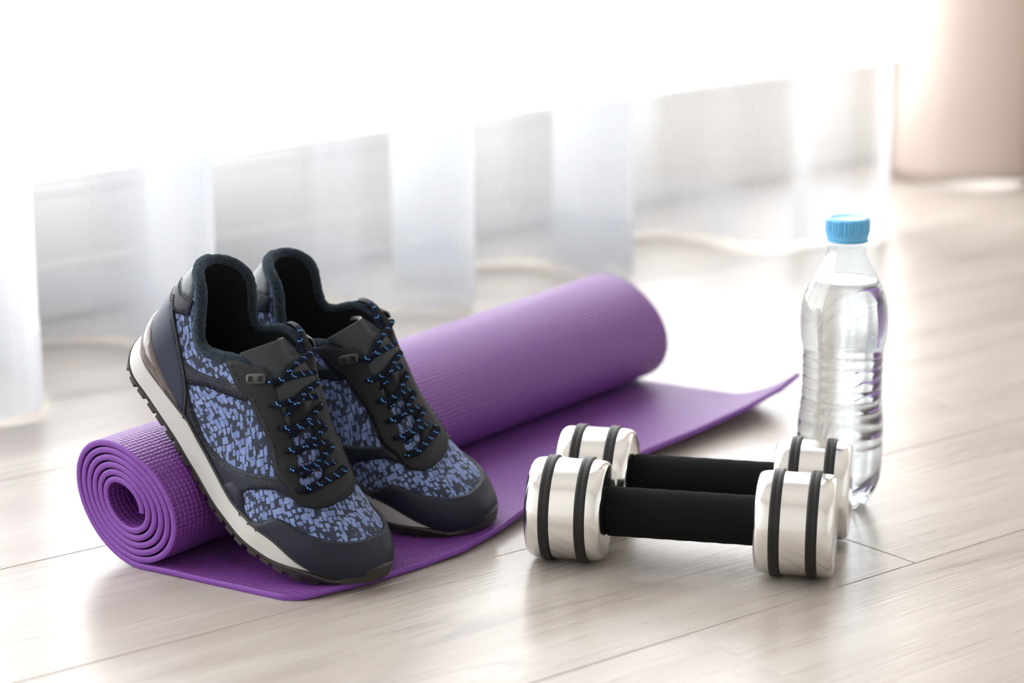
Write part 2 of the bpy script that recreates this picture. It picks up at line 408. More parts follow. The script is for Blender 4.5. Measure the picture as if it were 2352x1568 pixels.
def mat_knit():
    t = NT('blue_black_blocky_fabric'); uvn = t.n('UVMap'); uv = uvn.outputs[0]
    wob = t.n('TexNoise'); wob.inputs['Scale'].default_value = 330; wob.inputs['Detail'].default_value = 1.5; t.l(uv, wob.inputs['Vector'])
    off = t.n('VectorMath', operation='SCALE'); sb = t.n('VectorMath', operation='SUBTRACT'); t.l(wob.outputs[1], sb.inputs[0]); sb.inputs[1].default_value = (.5, .5, .5); t.l(sb.outputs[0], off.inputs[0]); off.inputs['Scale'].default_value = .0013
    ad = t.n('VectorMath', operation='ADD'); t.l(uv, ad.inputs[0]); t.l(off.outputs[0], ad.inputs[1])
    m = t.mapping(ad.outputs[0], (222, 268, 1), (0, 0, 0), (0, 0, R(18)))
    v = t.n('TexVoronoi'); v.distance = 'CHEBYCHEV'; v.voronoi_dimensions = '2D'; v.inputs['Scale'].default_value = 1; v.inputs['Randomness'].default_value = .55; t.l(m, v.inputs['Vector'])
    sc = t.n('SeparateColor'); t.l(v.outputs['Color'], sc.inputs[0])
    thr = t.math('MULTIPLY_ADD', sc.outputs[0], .22, .265)
    blk = t.math('LESS_THAN', v.outputs['Distance'], thr)
    off2 = t.math('GREATER_THAN', sc.outputs[1], .20); blk = t.math('MULTIPLY', blk, off2)
    link_ = t.ramp(t.noise(m, .9, 2, .5), [(.60, 0.), (.61, 1.)]); blk = t.math('MAXIMUM', blk, t.math('MULTIPLY', link_, .8))
    # fine threads
    sp = t.n('SeparateXYZ'); t.l(t.mapping(uv, (1, 1, 1), (0, 0, 0), (0, 0, R(8))), sp.inputs[0])
    th = t.math('SINE', t.math('MULTIPLY', sp.outputs[1], 2 * math.pi / .00062)); th2 = t.math('SINE', t.math('MULTIPLY', sp.outputs[0], 2 * math.pi / .0007))
    blue = t.mix(sc.outputs[2], (.165, .235, .48), (.25, .33, .62)); dark = t.mix(t.ramp(th, [(.2, 0.), (.9, 1.)]), (.010, .013, .024), (.055, .068, .105))
    c = t.mix(blk, dark, blue); c = t.mix(t.math('MULTIPLY', t.ramp(th, [(.0, 1.), (.35, 0.)]), .35), c, (.02, .03, .07))
    b = t.bsdf(c, .85); b.inputs['Sheen Weight'].default_value = .15; b.inputs['Specular IOR Level'].default_value = .25
    t.bump(t.math('ADD', t.math('MULTIPLY', th, .5), t.math('MULTIPLY', th2, .4)), .35, .0002); return t.m
M['knit'] = mat_knit()
def mat_leather(name, col, rough=.5, sc=900, st=.12):
    t = NT(name); tc = t.n('TexCoord'); n = t.noise(tc.outputs['Object'], sc, 3, .6); n2 = t.noise(tc.outputs['Object'], 60, 3)
    c = t.mix(t.math('MULTIPLY', n2, .5), col, tuple(min(1, x * 1.35 + .002) for x in col))
    b = t.bsdf(c, rough); b.inputs['Specular IOR Level'].default_value = .27; t.bump(t.math('ADD', n, t.math('MULTIPLY', n2, 1.5)), st, .0003); return t.m
M['navy'] = mat_leather('navy_synthetic_leather', (.0085, .011, .022), .52)
M['navy_lt'] = mat_leather('navy_heel_leather', (.012, .0175, .038), .48)
M['stay'] = mat_leather('black_grey_synthetic_leather', (.0075, .0082, .0105), .6)
M['tongue'] = mat_leather('dark_grey_smooth_leather', (.022, .026, .030), .42, 300, .05)
M['heel_tab'] = mat_leather('grey_heel_tab_leather', (.06, .072, .082), .40, 300, .05)
def mat_terry():
    t = NT('navy_terry_lining'); tc = t.n('TexCoord'); n = t.noise(tc.outputs['Object'], 750, 4, .7); 
    c = t.mix(t.ramp(n, [(.42, 0.), (.66, 1.)]), (.004, .007, .012), (.030, .046, .062)); b = t.bsdf(c, 1.0); b.inputs['Specular IOR Level'].default_value = .05
    b.inputs['Sheen Weight'].default_value = .22; b.inputs['Sheen Roughness'].default_value = .6; b.inputs['Sheen Tint'].default_value = (.6, .75, .9, 1)
    t.bump(n, 1., .0012); return t.m
M['terry'] = mat_terry()
M['lining'] = simple('black_felt_lining', (.004, .005, .007), 1., 0., (900, .5, .0006))
def mat_lace():
    t = NT('navy_lace_with_blue_flecks'); uv = t.n('UVMap'); sx = t.n('SeparateXYZ'); t.l(uv.outputs[0], sx.inputs[0])
    x = sx.outputs[0]; y = sx.outputs[1]
    def fleck(p0, w, period, y0, hw, slope):
        ph = t.math('FRACT', t.math('DIVIDE', t.math('ADD', t.math('ADD', x, p0), t.math('MULTIPLY', y, slope)), period))
        a = t.math('LESS_THAN', ph, w); yy = t.math('LESS_THAN', t.math('ABSOLUTE', t.math('SUBTRACT', t.math('FRACT', y), y0)), hw)
        return t.math('MULTIPLY', a, yy)
    fl = fleck(0, .10, .0088, .17, .045, .004)
    for a in ((.0013, .10, .0088, .25, .045, .004), (.0044, .10, .0088, .38, .045, -.004), (.0025, .10, .0088, .62, .05, .004), (.006, .10, .0088, .88, .05, .004)): fl = t.math('MAXIMUM', fl, fleck(*a))
    br = t.math('SINE', t.math('ADD', t.math('MULTIPLY', x, 2 * math.pi / .0011), t.math('MULTIPLY', y, 2 * math.pi * 4)))
    c = t.mix(fl, (.005, .007, .016), (.11, .31, .70)); b = t.bsdf(c, .9); b.inputs['Specular IOR Level'].default_value = .12
    t.bump(br, .12, .0002); return t.m
M['lace'] = mat_lace()
M['midsole'] = simple('pale_grey_midsole_foam', (.47, .465, .45), .6, 0., (500, .08, .0003))
M['outsole'] = simple('black_brown_rubber_outsole', (.020, .017, .014), .55, 0., (700, .15, .0003))
M['welt'] = simple('black_piping', (.008, .008, .010), .5)
M['thread'] = simple('black_thread', (.006, .006, .009), .7)
M['gel'] = simple('smoky_brown_translucent_plastic', (.085, .060, .055), .16, 0., None, Coat_Weight=.6)
M['plastic'] = simple('dark_grey_eyelet_plastic', (.030, .029, .028), .42)
M['void'] = simple('black_eyelet_hole', (.002, .002, .002), .9)

def mirv(p): return [(x[0], -x[1]) + tuple(x[2:]) for x in p]
def shoe(label, yaw, el, roll, T, anchor, left, ear_tall):
    LEFT[0] = left; mir = 1
    X = np.array([math.cos(el) * math.cos(yaw), math.cos(el) * math.sin(yaw), -math.sin(el)]); Y = np.array([-math.sin(yaw), math.cos(yaw), 0]); Z = np.cross(X, Y)
    Y2 = Y * math.cos(roll) + Z * math.sin(roll); Z2 = -Y * math.sin(roll) + Z * math.cos(roll)
    Mx = np.stack([X, Y2, Z2], 1); t = np.array(T) - Mx @ np.array(anchor)
    root = thing('running_shoe', label, 'shoe', tuple(t), 'running shoes leaning on the rolled mat')
    root.rotation_euler = Matrix(Mx.tolist()).to_euler()
    s = Shoe(root, mir)
    # ---- ear lift: the tops of the eyestay stand away from the foot
    far = 1 if mir > 0 else -1
    def lift(x, v): return .0012 * np.clip((.110 - x) / .034, 0, 1)
    def ear(x, v):                      # the ear away from the window side is pulled up and out by the lace
        k = np.clip((.118 - x) / .040, 0, 1); k = k * k * (3 - 2 * k) * np.clip((v * far - .02) / .12, 0, 1)
        k = k * np.clip((x - .045) / .03, 0, 1) * ear_tall
        return k[..., None] * np.array([-.0065, .001 * far, .0105])
    s.ear = ear
    # ---- fabric upper
    xs = np.linspace(0, .106, 40)
    mouth_m = [(x, float(VM(x))) for x in xs]; mouth_l = [(x, -float(VM(x))) for x in xs[::-1]]
    outline = [(0, -1)] + [(x, -1) for x in np.linspace(.005, .240, 60)] + [(SL * .9995, v) for v in np.linspace(-1, 1, 30)] + [(x, 1) for x in np.linspace(.240, .005, 60)] + [(0, 1)] + mouth_m + [(.112, .15), (.113, 0), (.112, -.15)] + mouth_l
    u, v, F, d = sheet(outline, .0021, False)
    F = [tuple(f) for f in F]; V = S(u, v, 0.) + ear(Xu(u), v); N = Snorm(u, v); f0 = F[len(F) // 2]
    if np.cross(V[f0[1]] - V[f0[0]], V[f0[2]] - V[f0[0]]) @ N[f0[0]] < 0: F = [tuple(reversed(f)) for f in F]
    s.put('fabric_upper', V, F, M['knit'], np.stack([Xu(u), arc(u, v)], 1))
    k = Xu(u) < .205; Fi = [tuple(reversed(f)) for f in F if all(k[i] for i in f)]
    s.put('lining', S(u, v, np.full(len(u), -.0032)) + ear(Xu(u), v), Fi, M['lining'])
    # ---- insole
    xi = np.linspace(.006, .215, 60); Vi = []; Fi = []
    for x in xi:
        e = float(endr(x))
        for q in np.linspace(-1, 1, 9):
            W = float((WLa if q < 0 else WMe)(x)) * e - .002; Vi.append((x, q * W, float(zm(x)) + .004 + .002 * q * q))
    s.put('insole', Vi, grid_faces(60, 9, flip=True), M['lining'])
    # ---- terry collar, a padded roll along the mouth edge
    xc = np.r_[np.linspace(.106, .02, 44), .016, .012, .008, .005, .0025, .001]
    cu = Ux(xc); cv = VM(xc)
    A = S(cu, cv, np.full(len(cu), -.0008)); B = S(cu[::-1], -cv[::-1], np.full(len(cu), -.0008))
    A = A + ear(xc, cv); B = B + ear(xc[::-1], -cv[::-1])
    path = np.vstack([A, B]); path = resample(catmull(resample(path, .006), 4), .0022)
    for q in range(6): path[1:-1] = (path[:-2] + 2 * path[1:-1] + path[2:]) / 4
    path = resample(path, .0022); n = len(path); tt = np.linspace(-1, 1, n)
    rad = .0042 - .0012 * np.abs(tt) ** 6 - .0008 * (tt * far < 0)
    upv = np.array([[0, 0, 1.]] * n); Vt, Ft, uv = tube_arrays(path, rad, 16, upv)
    Vt += np.random.RandomState(3).normal(0, .00022, Vt.shape)
    s.put('padded_collar', Vt, Ft, M['terry'], uv)
    # ---- leather panels (outlines in shoe coordinates, the same on both sides)
    for sd in (-1, 1):
        fx = (lambda p: p) if sd < 0 else mirv
        tab = [(.0, -.45, 1), (.011, -.455), (.0174, -.462), (.024, -.51), (.0245, -.535, 1), (.0158, -.590), (.009, -.605), (.0, -.62, 1)]
        s.panel('heel_tab', fx(tab), .0012, M['heel_tab'])
        strap = [(.0, -.605, 1), (.0078, -.59), (.0165, -.575), (.0262, -.515, 1), (.0315, -.585, 1), (.024, -.655), (.018, -.69), (.0, -.70, 1)]
        s.panel('heel_strap', fx(strap), .0015, M['navy'])
        s.stitch(fx([(.002, -.617), (.008, -.605), (.0165, -.590), (.0255, -.535)]), .0016); s.stitch(fx([(.002, -.690), (.0175, -.678), (.0225, -.645), (.029, -.592)]), .0016)
        seam = [(.0100, -.655), (.0215, -.695), (.0263, -.709), (.0343, -.730), (.0466, -.778), (.0568, -.834), (.0640, -.891), (.0690, -.950), (.0725, -1.0)]
        counter = [(.0, -.645, 1), (.0100, -.655, 1)] + seam[1:-1] + [(.0725, -.998, 1), (.05, -.998), (.03, -.998), (.01, -.998), (.0, -.998, 1)]
        s.panel('heel_counter', fx(counter), .0016, M['navy_lt'])
        # piping along the counter seam
        C = smooth_poly(fx(seam), closed=False); Q = resample(to_m(C), .0015); uu_ = Q[:, 0] / KU; vv_ = Q[:, 1] / KV
        Vt, Ft, uv = tube_arrays(S(uu_, vv_, np.full(len(Q), .0014)), .00105, 7, Snorm(uu_, vv_)); s.put('seam_piping', Vt, Ft, M['welt'], uv)
        stripe = [(.040, -.752, 1), (.0482, -.762), (.0564, -.740), (.0637, -.709), (.075, -.646), (.0882, -.569), (.098, -.42, 1), (.1075, -.42, 1), (.102, -.58), (.0911, -.649), (.0806, -.706), (.0695, -.766), (.060, -.838), (.054, -.835, 1)]
        s.panel('side_stripe', fx(stripe), .0013, M['navy'])
        s.stitch(fx([(.050, -.778), (.0572, -.757), (.0645, -.727), (.076, -.663), (.0885, -.588)]), .0015); s.stitch(fx([(.060, -.820), (.0690, -.752), (.0800, -.690), (.0900, -.634), (.100, -.577)]), .0015)
        low = [(.058, -.848, 1), (.0640, -.868), (.0736, -.918), (.0848, -.942), (.0989, -.950), (.1142, -.912), (.1263, -.846), (.1387, -.737), (.1466, -.640), (.1530, -.545), (.1560, -.36, 1), (.165, -.33), (.1800, -.26, 1), (.1822, -.41, 1), (.1709, -.489), (.1625, -.569), (.1559, -.666), (.1486, -.774), (.1435, -.860), (.1462, -.905), (.150, -.998, 1), (.13, -.998), (.11, -.998), (.09, -.998), (.068, -.998, 1)]
        s.panel('quarter_panel', fx(low), .0012, M['navy'])
        s.stitch(fx([(.0655, -.885), (.0736, -.932), (.0848, -.957), (.0989, -.965), (.1142, -.928), (.1270, -.862), (.1398, -.753), (.148, -.655), (.1565, -.545)]), .0014)
        s.stitch(fx([(.1800, -.425), (.1699, -.474), (.1612, -.552), (.1545, -.652), (.1472, -.765), (.142, -.86)]), .0014)
        gel = [(.0, -.998, 1), (.0, -.865, 1), (.006, -.868), (.016, -.885), (.030, -.915), (.050, -.952), (.068, -.985), (.0745, -.998, 1), (.05, -.998), (.025, -.998)]
        s.panel('heel_window', fx(gel), .0032, M['gel'])
        # eyelets, D-ring plates
    win_lo = [(.1442, -.885), (.1481, -.915), (.1525, -.951), (.1578, -.960), (.1644, -.942), (.1682, -.903), (.1714, -.814), (.1751, -.740), (.1817, -.689), (.192, -.626), (.2012, -.534), (.2085, -.449), (.2150, -.326), (.2195, -.15), (.2205, .0)]
    toe = [(.1262, -.998, 1), (.1300, -.925, 1), (.1330, -.895), (.1370, -.882), (.1410, -.872)] + win_lo + mirv(win_lo)[::-1][1:] + [(.1410, .872), (.1370, .882), (.1330, .895), (.1300, .925, 1), (.1262, .998, 1)]
    toe += [(x, .998) for x in (.16, .19, .21, .225, .236)] + [(SL * .999, .99, 1), (SL * .999, 0), (SL * .999, -.99, 1)] + [(x, -.998) for x in (.236, .225, .21, .19, .16)]
    s.panel('toe_guard', toe, .0019, M['navy'], .0019, .0006)
    def ins(p, dx, k): return [(x + dx, v * k) for x, v in p]
    lo = np.array(win_lo); 
    for dd in (.0024, .0042):
        L_ = []
        Pm = to_m(smooth_poly(win_lo + mirv(win_lo)[::-1][1:], closed=False, k=4)); T_ = np.gradient(Pm, axis=0); T_ /= np.linalg.norm(T_, axis=1, keepdims=True); Nn = np.stack([T_[:, 1], -T_[:, 0]], 1)
        Pn = Pm + Nn * dd
        if dd > .003: Pn = Pn[10:-10]
        s.stitch([(float(np.interp(a / KU, _uu, _xx)), b / KV) for a, b in Pn], .0020, sm=False)
    # ---- eyestay
    out_l = [(.0736, -.489, 1), (.080, -.523), (.089, -.556), (.098, -.560), (.1045, -.546), (.1155, -.531), (.130, -.503), (.140, -.500), (.148, -.522), (.155, -.522), (.165, -.474), (.173, -.455), (.180, -.420), (.186, -.32), (.1893, -.17), (.189, -.02), (.186, .12), (.180, .24), (.173, .32), (.165, .36), (.155, .40), (.148, .42), (.140, .41), (.130, .41), (.1155, .43), (.1045, .445), (.098, .455), (.089, .465), (.080, .465), (.0736, .455, 1)]
    top_m = [(.0750, .38), (.0815, .30), (.089, .235), (.097, .18), (.1035, .13)]
    inn = [(.110, .06), (.120, .015), (.130, -.010), (.138, -.02), (.149, -.025), (.157, -.015), (.165, -.035), (.170, -.08), (.1735, -.17), (.1730, -.27), (.170, -.335), (.1650, -.325), (.158, -.290), (.150, -.268), (.145, -.268), (.138, -.276), (.127, -.292), (.1187, -.292), (.1137, -.292), (.1055, -.275)]
    top_l = [(.0985, -.285), (.0925, -.320), (.0850, -.370), (.0773, -.425)]
    stay = out_l + top_m + inn + top_l
    s.panel('eyestay', stay, .0030, M['stay'], .0015, 0, lift, edge=.0013)
    Pm = to_m(smooth_poly(out_l, closed=False, k=4)); T_ = np.gradient(Pm, axis=0); T_ /= np.linalg.norm(T_, axis=1, keepdims=True); Pn = Pm - np.stack([T_[:, 1], -T_[:, 0]], 1) * .0022
    if not inside(Pn[len(Pn) // 2:len(Pn) // 2 + 1], to_m(smooth_poly(stay)))[0]: Pn = Pm + np.stack([T_[:, 1], -T_[:, 0]], 1) * .0022
    s.stitch([(float(np.interp(a / KU, _uu, _xx)), b / KV) for a, b in Pn[3:-3]], .0031, lift=lift, sm=False)
    s.st.add(np.zeros((0, 3)), [])
    so = mobj('stitching', s.P(np.vstack(s.st.V)), s.st.F, M['thread'], root); so['kind'] = 'stuff'
    # ---- tongue
    Vg = []; NA_, NB_ = 22, 17
    base_c = Sf(Ux(.140), -.13); 
    for i in range(NA_):
        a = i / (NA_ - 1)
        for j in range(NB_):
            b = -1 + 2 * j / (NB_ - 1)
            x0 = .137; vb = -.13 + b * .20; p0 = S(np.array(Ux(x0)), np.array(vb), np.array(.0006))
            xm = .108; pm = S(np.array(Ux(xm)), np.array(-.12 + b * .22), np.array(.0012))
            p1 = np.array([.0865 - .011 * abs(b) ** 1.6 - .002 * b, b * .0225 - .0060, .0915 - .0175 * abs(b) ** 1.7 + (.000 if b < 0 else -.002 * b)])
            q = (1 - a) ** 2 * p0 + 2 * a * (1 - a) * (2 * pm - .5 * (p0 + p1)) + a * a * p1
            Vg.append(q)
    Vg = np.array(Vg); n_ = len(Vg); Vd = Vg.copy().reshape(NA_, NB_, 3)
    dn = np.cross(np.gradient(Vd, axis=0), np.gradient(Vd, axis=1)); dn /= np.linalg.norm(dn, axis=2, keepdims=True)
    if dn[NA_ // 2, NB_ // 2, 2] > 0: dn = -dn
    th = (.0010 + .0026 * np.clip(np.linspace(0, 1, NA_) * 1.6, 0, 1))[:, None, None]
    Vb = (Vd + dn * th).reshape(-1, 3); Ft = grid_faces(NA_, NB_, flip=False); Fb = [tuple(n_ + i for i in reversed(f)) for f in Ft]
    rim = [(i, 0) for i in range(NA_ - 1)] ; Fr = []
    for i in range(NA_ - 1):
        for j, fl in ((0, 1), (NB_ - 1, 0)):
            a = i * NB_ + j; b_ = (i + 1) * NB_ + j; q = (a, b_, n_ + b_, n_ + a); Fr.append(q if fl else q[::-1])
    for j in range(NB_ - 1):
        a = (NA_ - 1) * NB_ + j; Fr.append((a, a + 1, n_ + a + 1, n_ + a))
    tg = s.put('tongue', np.vstack([Vg, Vb]), Ft + Fb + Fr, M['tongue'])
    bm = bmesh.new(); bm.from_mesh(tg.data); bmesh.ops.recalc_face_normals(bm, faces=bm.faces); bm.to_mesh(tg.data); bm.free()
    bv = tg.modifiers.new('b', 'BEVEL'); bv.width = .0007; bv.segments = 2; bv.limit_method = 'ANGLE'
    # ---- laces
    EL = [(.1045, -.350), (.1170, -.385), (.1310, -.375), (.1452, -.372), (.1563, -.395), (.1700, -.395)]
    EM = [(.1010, .215), (.1170, .110), (.1300, .080), (.1425, .075), (.1545, .085), (.1690, .120)]
    lac = Acc()
    def sp(x, v, h): 
        hh = h + (float(lift(np.array(x), np.array(v))) if (v < -.29 or v > .03) else 0)
        return S(np.array(Ux(x)), np.array(v), np.array(hh)) + ear(np.array(x), np.array(v))
    def lace(pts, r=.0022):
        P_ = np.array([sp(*p) for p in pts]); P_ = resample(catmull(P_, 8), .0012)
        n_ = len(P_); tt = np.linspace(0, 1, n_); up = np.array([Snorm(np.array(Ux(min(max(p[0], .01), .23))), np.array(-.1)) for p in P_])
        rr = r * np.minimum(1, .62 + 3 * np.minimum(tt, 1 - tt))
        V_, F_, uv = tube_arrays(P_, rr, 10, up, .62); uv = uv + [rng.random() * .01, 0]; lac.add(V_, F_, uv)
    for i in range(5):
        (xl, vl), (xm_, vm_) = EL[i], EM[i]; (xl2, vl2), (xm2, vm2) = EL[i + 1], EM[i + 1]
        dx = (xl2 - xl)
        over = .0062 if i % 2 == 0 else .0044
        if i != 4 or True:
            lace([(xl - .0004, vl - .008, .0002), (xl + dx * .08, vl + .035, .0046), (xl + dx * .28, vl * .55 - .06, .0050), (xl + dx * .46, -.09, over - .0006), (xl + dx * .60, vm_ * .5 - .01, .0032), (xl + dx * .66, vm_ * .5 + .02, .0004)])
            lace([(xm_ - .0004, vm_ + .008, .0002), (xm_ + dx * .08, vm_ - .030, .0046), (xm_ + dx * .28, -.03, .0044), (xm_ + dx * .50, -.15, .0050 if i % 2 == 0 else .0062), (xm_ + dx * .70, -.235, .0034), (xm_ + dx * .78, -.27, .0004)])
    (xl, vl), (xm_, vm_) = EL[5], EM[5]
    lace([(xl - .0005, vl, .0004), (xl + .0004, vl + .03, .0046), (xl + .0035, vl * .6, .0054), (xl + .0035, -.12, .0052), (xl + .0015, .06, .0052), (xm_ + .0004, vm_ - .02, .0046), (xm_ - .0005, vm_ + .01, .0004)], .0026)
    # loop tucked behind the medial ear
    P_ = np.array([[.098, .004, .088], [.0925, .008, .0915], [.086, .0135, .0925], [.0805, .019, .0895], [.079, .0245, .084]]); 
    P_ = resample(catmull(P_, 8), .0012); V_, F_, uv = tube_arrays(P_, .0023, 10, np.array([[0, 0, 1.]] * len(P_)), .7); lac.add(V_, F_, uv)
    la = lac.obj('shoelace', M['lace'], root)
    if mir < 0:
        co = np.vstack(lac.V); co[:, 1] *= -1; la.data.vertices.foreach_set('co', co.ravel()); la.data.flip_normals(); la.data.update()
    # lace keeper ribbon on the tongue
    kp = [(.1262, -.235, 1), (.1262, -.045, 1), (.1375, -.045, 1), (.1375, -.235, 1)]
    s.panel('lace_keeper', kp, .0034, M['lining'], .0016, .001, None, False)
    # ---- eyelets
    for k, (x, v) in enumerate(EL[1:] + EM[1:]):
        c = sp(x, v, .0031); N_ = Snorm(np.array(Ux(x)), np.array(v)); t1 = np.cross(N_, [0, 1, 0]); t1 /= np.linalg.norm(t1); t2 = np.cross(N_, t1)
        V = [c + N_ * .00012] + [c + N_ * .00012 + (math.cos(a) * t1 * .0021 + math.sin(a) * t2 * .0017) for a in np.linspace(0, 2 * math.pi, 14, endpoint=False)]
        s.put('eyelet', V, [(0, 1 + i, 1 + (i + 1) % 14) for i in range(14)], M['void'])
    for (x, v, sg) in ((.0985, -.405, -1), (.0945, .285, 1)):
        c = sp(x, v, .0032); N_ = Snorm(np.array(Ux(x)), np.array(v)); tx = sp(x + .004, v + (.055 if sg < 0 else -.055), .0032) - sp(x - .004, v - (.055 if sg < 0 else -.055), .0032); tx -= N_ * (tx @ N_); tx /= np.linalg.norm(tx); ty = np.cross(N_, tx)
        L2, H2 = .0072, .0036; ol = []
        for a in np.linspace(0, 2 * math.pi, 40, endpoint=False):
            ca, sa = math.cos(a), math.sin(a); r_ = (abs(ca) ** 4 + abs(sa) ** 4) ** (-.25); ol.append((ca * r_ * L2, sa * r_ * H2))
        V = []; 
        for (hh, sc_) in ((-.0005, 1.), (.0008, 1.), (.0013, .9)):
            for (a, b) in ol: V.append(c + tx * a * sc_ + ty * b * (sc_ if sc_ == 1 else .84) + N_ * hh)
        V.append(c + N_ * .0013); F = grid_faces(3, 40, close_m=True) + [(80 + i, 80 + (i + 1) % 40, 120) for i in range(40)]
        pl = s.put('eyelet_plate', V, F, M['plastic'])
        bm = bmesh.new(); bm.from_mesh(pl.data); bmesh.ops.recalc_face_normals(bm, faces=bm.faces); bm.to_mesh(pl.data); bm.free()
        for cx in (-.0036, .0038):
            V = []
            for (a, b) in ((-.0017, -.0019), (.0017, -.0019), (.0017, .0019), (-.0017, .0019)): V.append(c + tx * (cx + a) + ty * b + N_ * .00145)
            s.put('eyelet_slot', V, [(0, 1, 2, 3)], M['void'], parent=pl, smooth=False)
    # ---- sole unit
    NO = 150; uo = np.r_[np.linspace(0, 1, NO, endpoint=False), np.linspace(1, 0, NO, endpoint=False)]; sd = np.r_[-np.ones(NO), np.ones(NO)]
    def outline_pts():
        x = Xu(uo); e = endr(x); W = np.where(sd < 0, WLa(x), WMe(x)) * e; return np.stack([x, YC(x) * e + sd * W], 1)
    O = outline_pts(); O = resample(O, n=260, closed=True)
    for q in range(3): O = (np.roll(O, 1, 0) + 2 * O + np.roll(O, -1, 0)) / 4
    T_ = np.roll(O, -1, 0) - np.roll(O, 1, 0); T_ /= np.linalg.norm(T_, axis=1, keepdims=True); ON = np.stack([T_[:, 1], -T_[:, 0]], 1)
    if ((O + ON * .01) - O.mean(0))[0] @ (O[0] - O.mean(0)) < 0: ON = -ON
    ox = O[:, 0]; zmx = zm(ox); zbx = zb(ox)
    w_ = np.clip((ox - .185) / (.228 - .185), 0, 1); w_ = w_ * w_ * (3 - 2 * w_)
    zs = (zbx + .0042) * (1 - w_) + (zmx + .0012) * w_
    heel = np.clip((.035 - ox) / .035, 0, 1)
    def ring(o, z): return np.column_stack([O + ON * np.broadcast_to(o, (len(O),))[:, None], np.broadcast_to(z, (len(O),))])
    def rings(name, rs, mat, cap_bot=False, cap_top=False):
        V = np.vstack([ring(o, z) for o, z in rs]); m_ = len(O); F = grid_faces(len(rs), m_, close_m=True)
        if cap_bot: F.append(tuple(range((len(rs) - 1) * m_, len(rs) * m_)))
        if cap_top: F.append(tuple(range(0, m_)))
        o = s.put(name, V, F, mat)
        bm = bmesh.new(); bm.from_mesh(o.data)
        bmesh.ops.recalc_face_normals(bm, faces=bm.faces); bm.to_mesh(o.data); bm.free()
        es = o.modifiers.new('es', 'EDGE_SPLIT'); es.split_angle = R(45); return o
    th_ = np.maximum(zmx - zs, 0)
    wn = 1 - w_ ** 2
    rings('midsole', [(-.004, zmx + .0012), (.0008 * wn, zmx + .0010 * wn), (.0016 * wn + heel * .0006, zmx - th_ * .08), (.0022 * wn + heel * .0014, zmx - th_ * .35), (.0025 * wn + heel * .0022, zmx - th_ * .7), (.0026 * wn + heel * .0024, zs + .0002), (-.004, zs - .0002)], M['midsole'])
    bump_ = np.clip((ox - .226) / .014, 0, 1) ; bump_ = bump_ * bump_ * (3 - 2 * bump_)
    zt = zs + .0098 * bump_
    osl = rings('outsole', [(-.006, zt + .0002), (.0018 + .0014 * w_ - .0026 * bump_, zt), (.0030 + .0009 * w_ + heel * .0026, np.minimum(zs + .0002, zt - .0010)), (.0028 - .0008 * bump_ + heel * .0024, zbx + .0018), (.0018 - .0015 * bump_ + heel * .003, zbx + .0010), (-.003, zbx + .0012)], M['outsole'], cap_bot=False)
    Vb_ = []; xsb = np.linspace(.003, SL - .004, 60)
    for x in xsb:
        e = float(endr(x))
        for q in np.linspace(-1, 1, 9): Vb_.append((x, (YC(x) * e) + q * (float((WLa if q < 0 else WMe)(x)) * e - .001), float(zb(x)) + .0012))
    s.put('sole_bottom', Vb_, grid_faces(60, 9), M['outsole'])
    # dark piping where the upper meets the midsole
    pw = np.column_stack([O + ON * .0012, zmx + .0018 + .0004]); keep = ox < .236
    Vt, Ft, uv = tube_arrays(pw, .0013 , 7, None, closed=True); s.put('welt', Vt, Ft, M['welt'], uv)
    # tread lugs along both edges
    dcum = np.r_[0, np.cumsum(np.linalg.norm(np.diff(O, axis=0), axis=1))]; tot = dcum[-1]; pos = .004
    lb = box_mesh(.0088, .013, .0036, .0007, 1); lme = bpy.data.meshes.new('tread_lug'); lb.to_mesh(lme); lb.free(); lme.materials.append(M['outsole'])
    while pos < tot - .006:
        i = int(np.searchsorted(dcum, pos)); i = min(i, len(O) - 2)
        x, y = O[i]; nrm = ON[i]; tg_ = T_[i]; hz = float(heel[i])
        c = np.array([x - nrm[0] * (.0042 - hz * .0024), y - nrm[1] * (.0042 - hz * .0024), float(zbx[i]) - .0001])
        dz = (float(zb(min(x + .004, SL))) - float(zb(max(x - .004, 0)))) / .008
        tx = np.array([tg_[0], tg_[1], dz * tg_[0]]); tx /= np.linalg.norm(tx); ny = np.array([nrm[0], nrm[1], 0]); ny -= tx * (ny @ tx); ny /= np.linalg.norm(ny); nz_ = np.cross(tx, ny)
        if mir < 0: c[1] *= -1; tx[1] *= -1; ny[1] *= -1; nz_ = np.cross(tx, ny)
        m4 = Matrix(np.stack([tx, ny, nz_], 1).tolist()).to_4x4(); m4.translation = Vector(c)
        if x < .232:
            o = bpy.data.objects.new('tread_lug', lme); COL.objects.link(o); o.parent = osl; o.matrix_local = m4
        pos += .0118
    return root

# ------------------------------------------------------------------ setting
FA = R(38.4); FD = Vector((math.cos(FA), math.sin(FA), 0)); FNv = Vector((-math.sin(FA), math.cos(FA), 0))
PW = 0.192; PL = 1.285; PT = 0.008
S0 = Vector((0.205, 1.348, 0))                      # a point on a seam
floor = bm_obj('floor', box_mesh(9, 9, .02), M['subfloor'], None, False)
floor.location = (0.6, 3.2, -PT - .0105); floor.rotation_euler = (0, 0, FA); floor['kind'] = 'structure'
bmp = box_mesh(PL - .0004, PW - .0004, PT, .0006, 1)
plank_me = bpy.data.meshes.new('plank'); bmp.to_mesh(plank_me); bmp.free(); plank_me.materials.append(M['floor'])
def joint_phase(row):                                 # where the board ends fall in a row, in metres along FD from S0
    if row == -1: return (Vector((0.115, 1.271, 0)) - S0).dot(FD)
    if row == 0: return (Vector((0.272, 1.42, 0)) - S0).dot(FD)
    return (row * 0.437) % PL
fl_inv = Matrix.Translation(floor.location) @ Matrix.Rotation(FA, 4, 'Z')
fl_inv.invert()
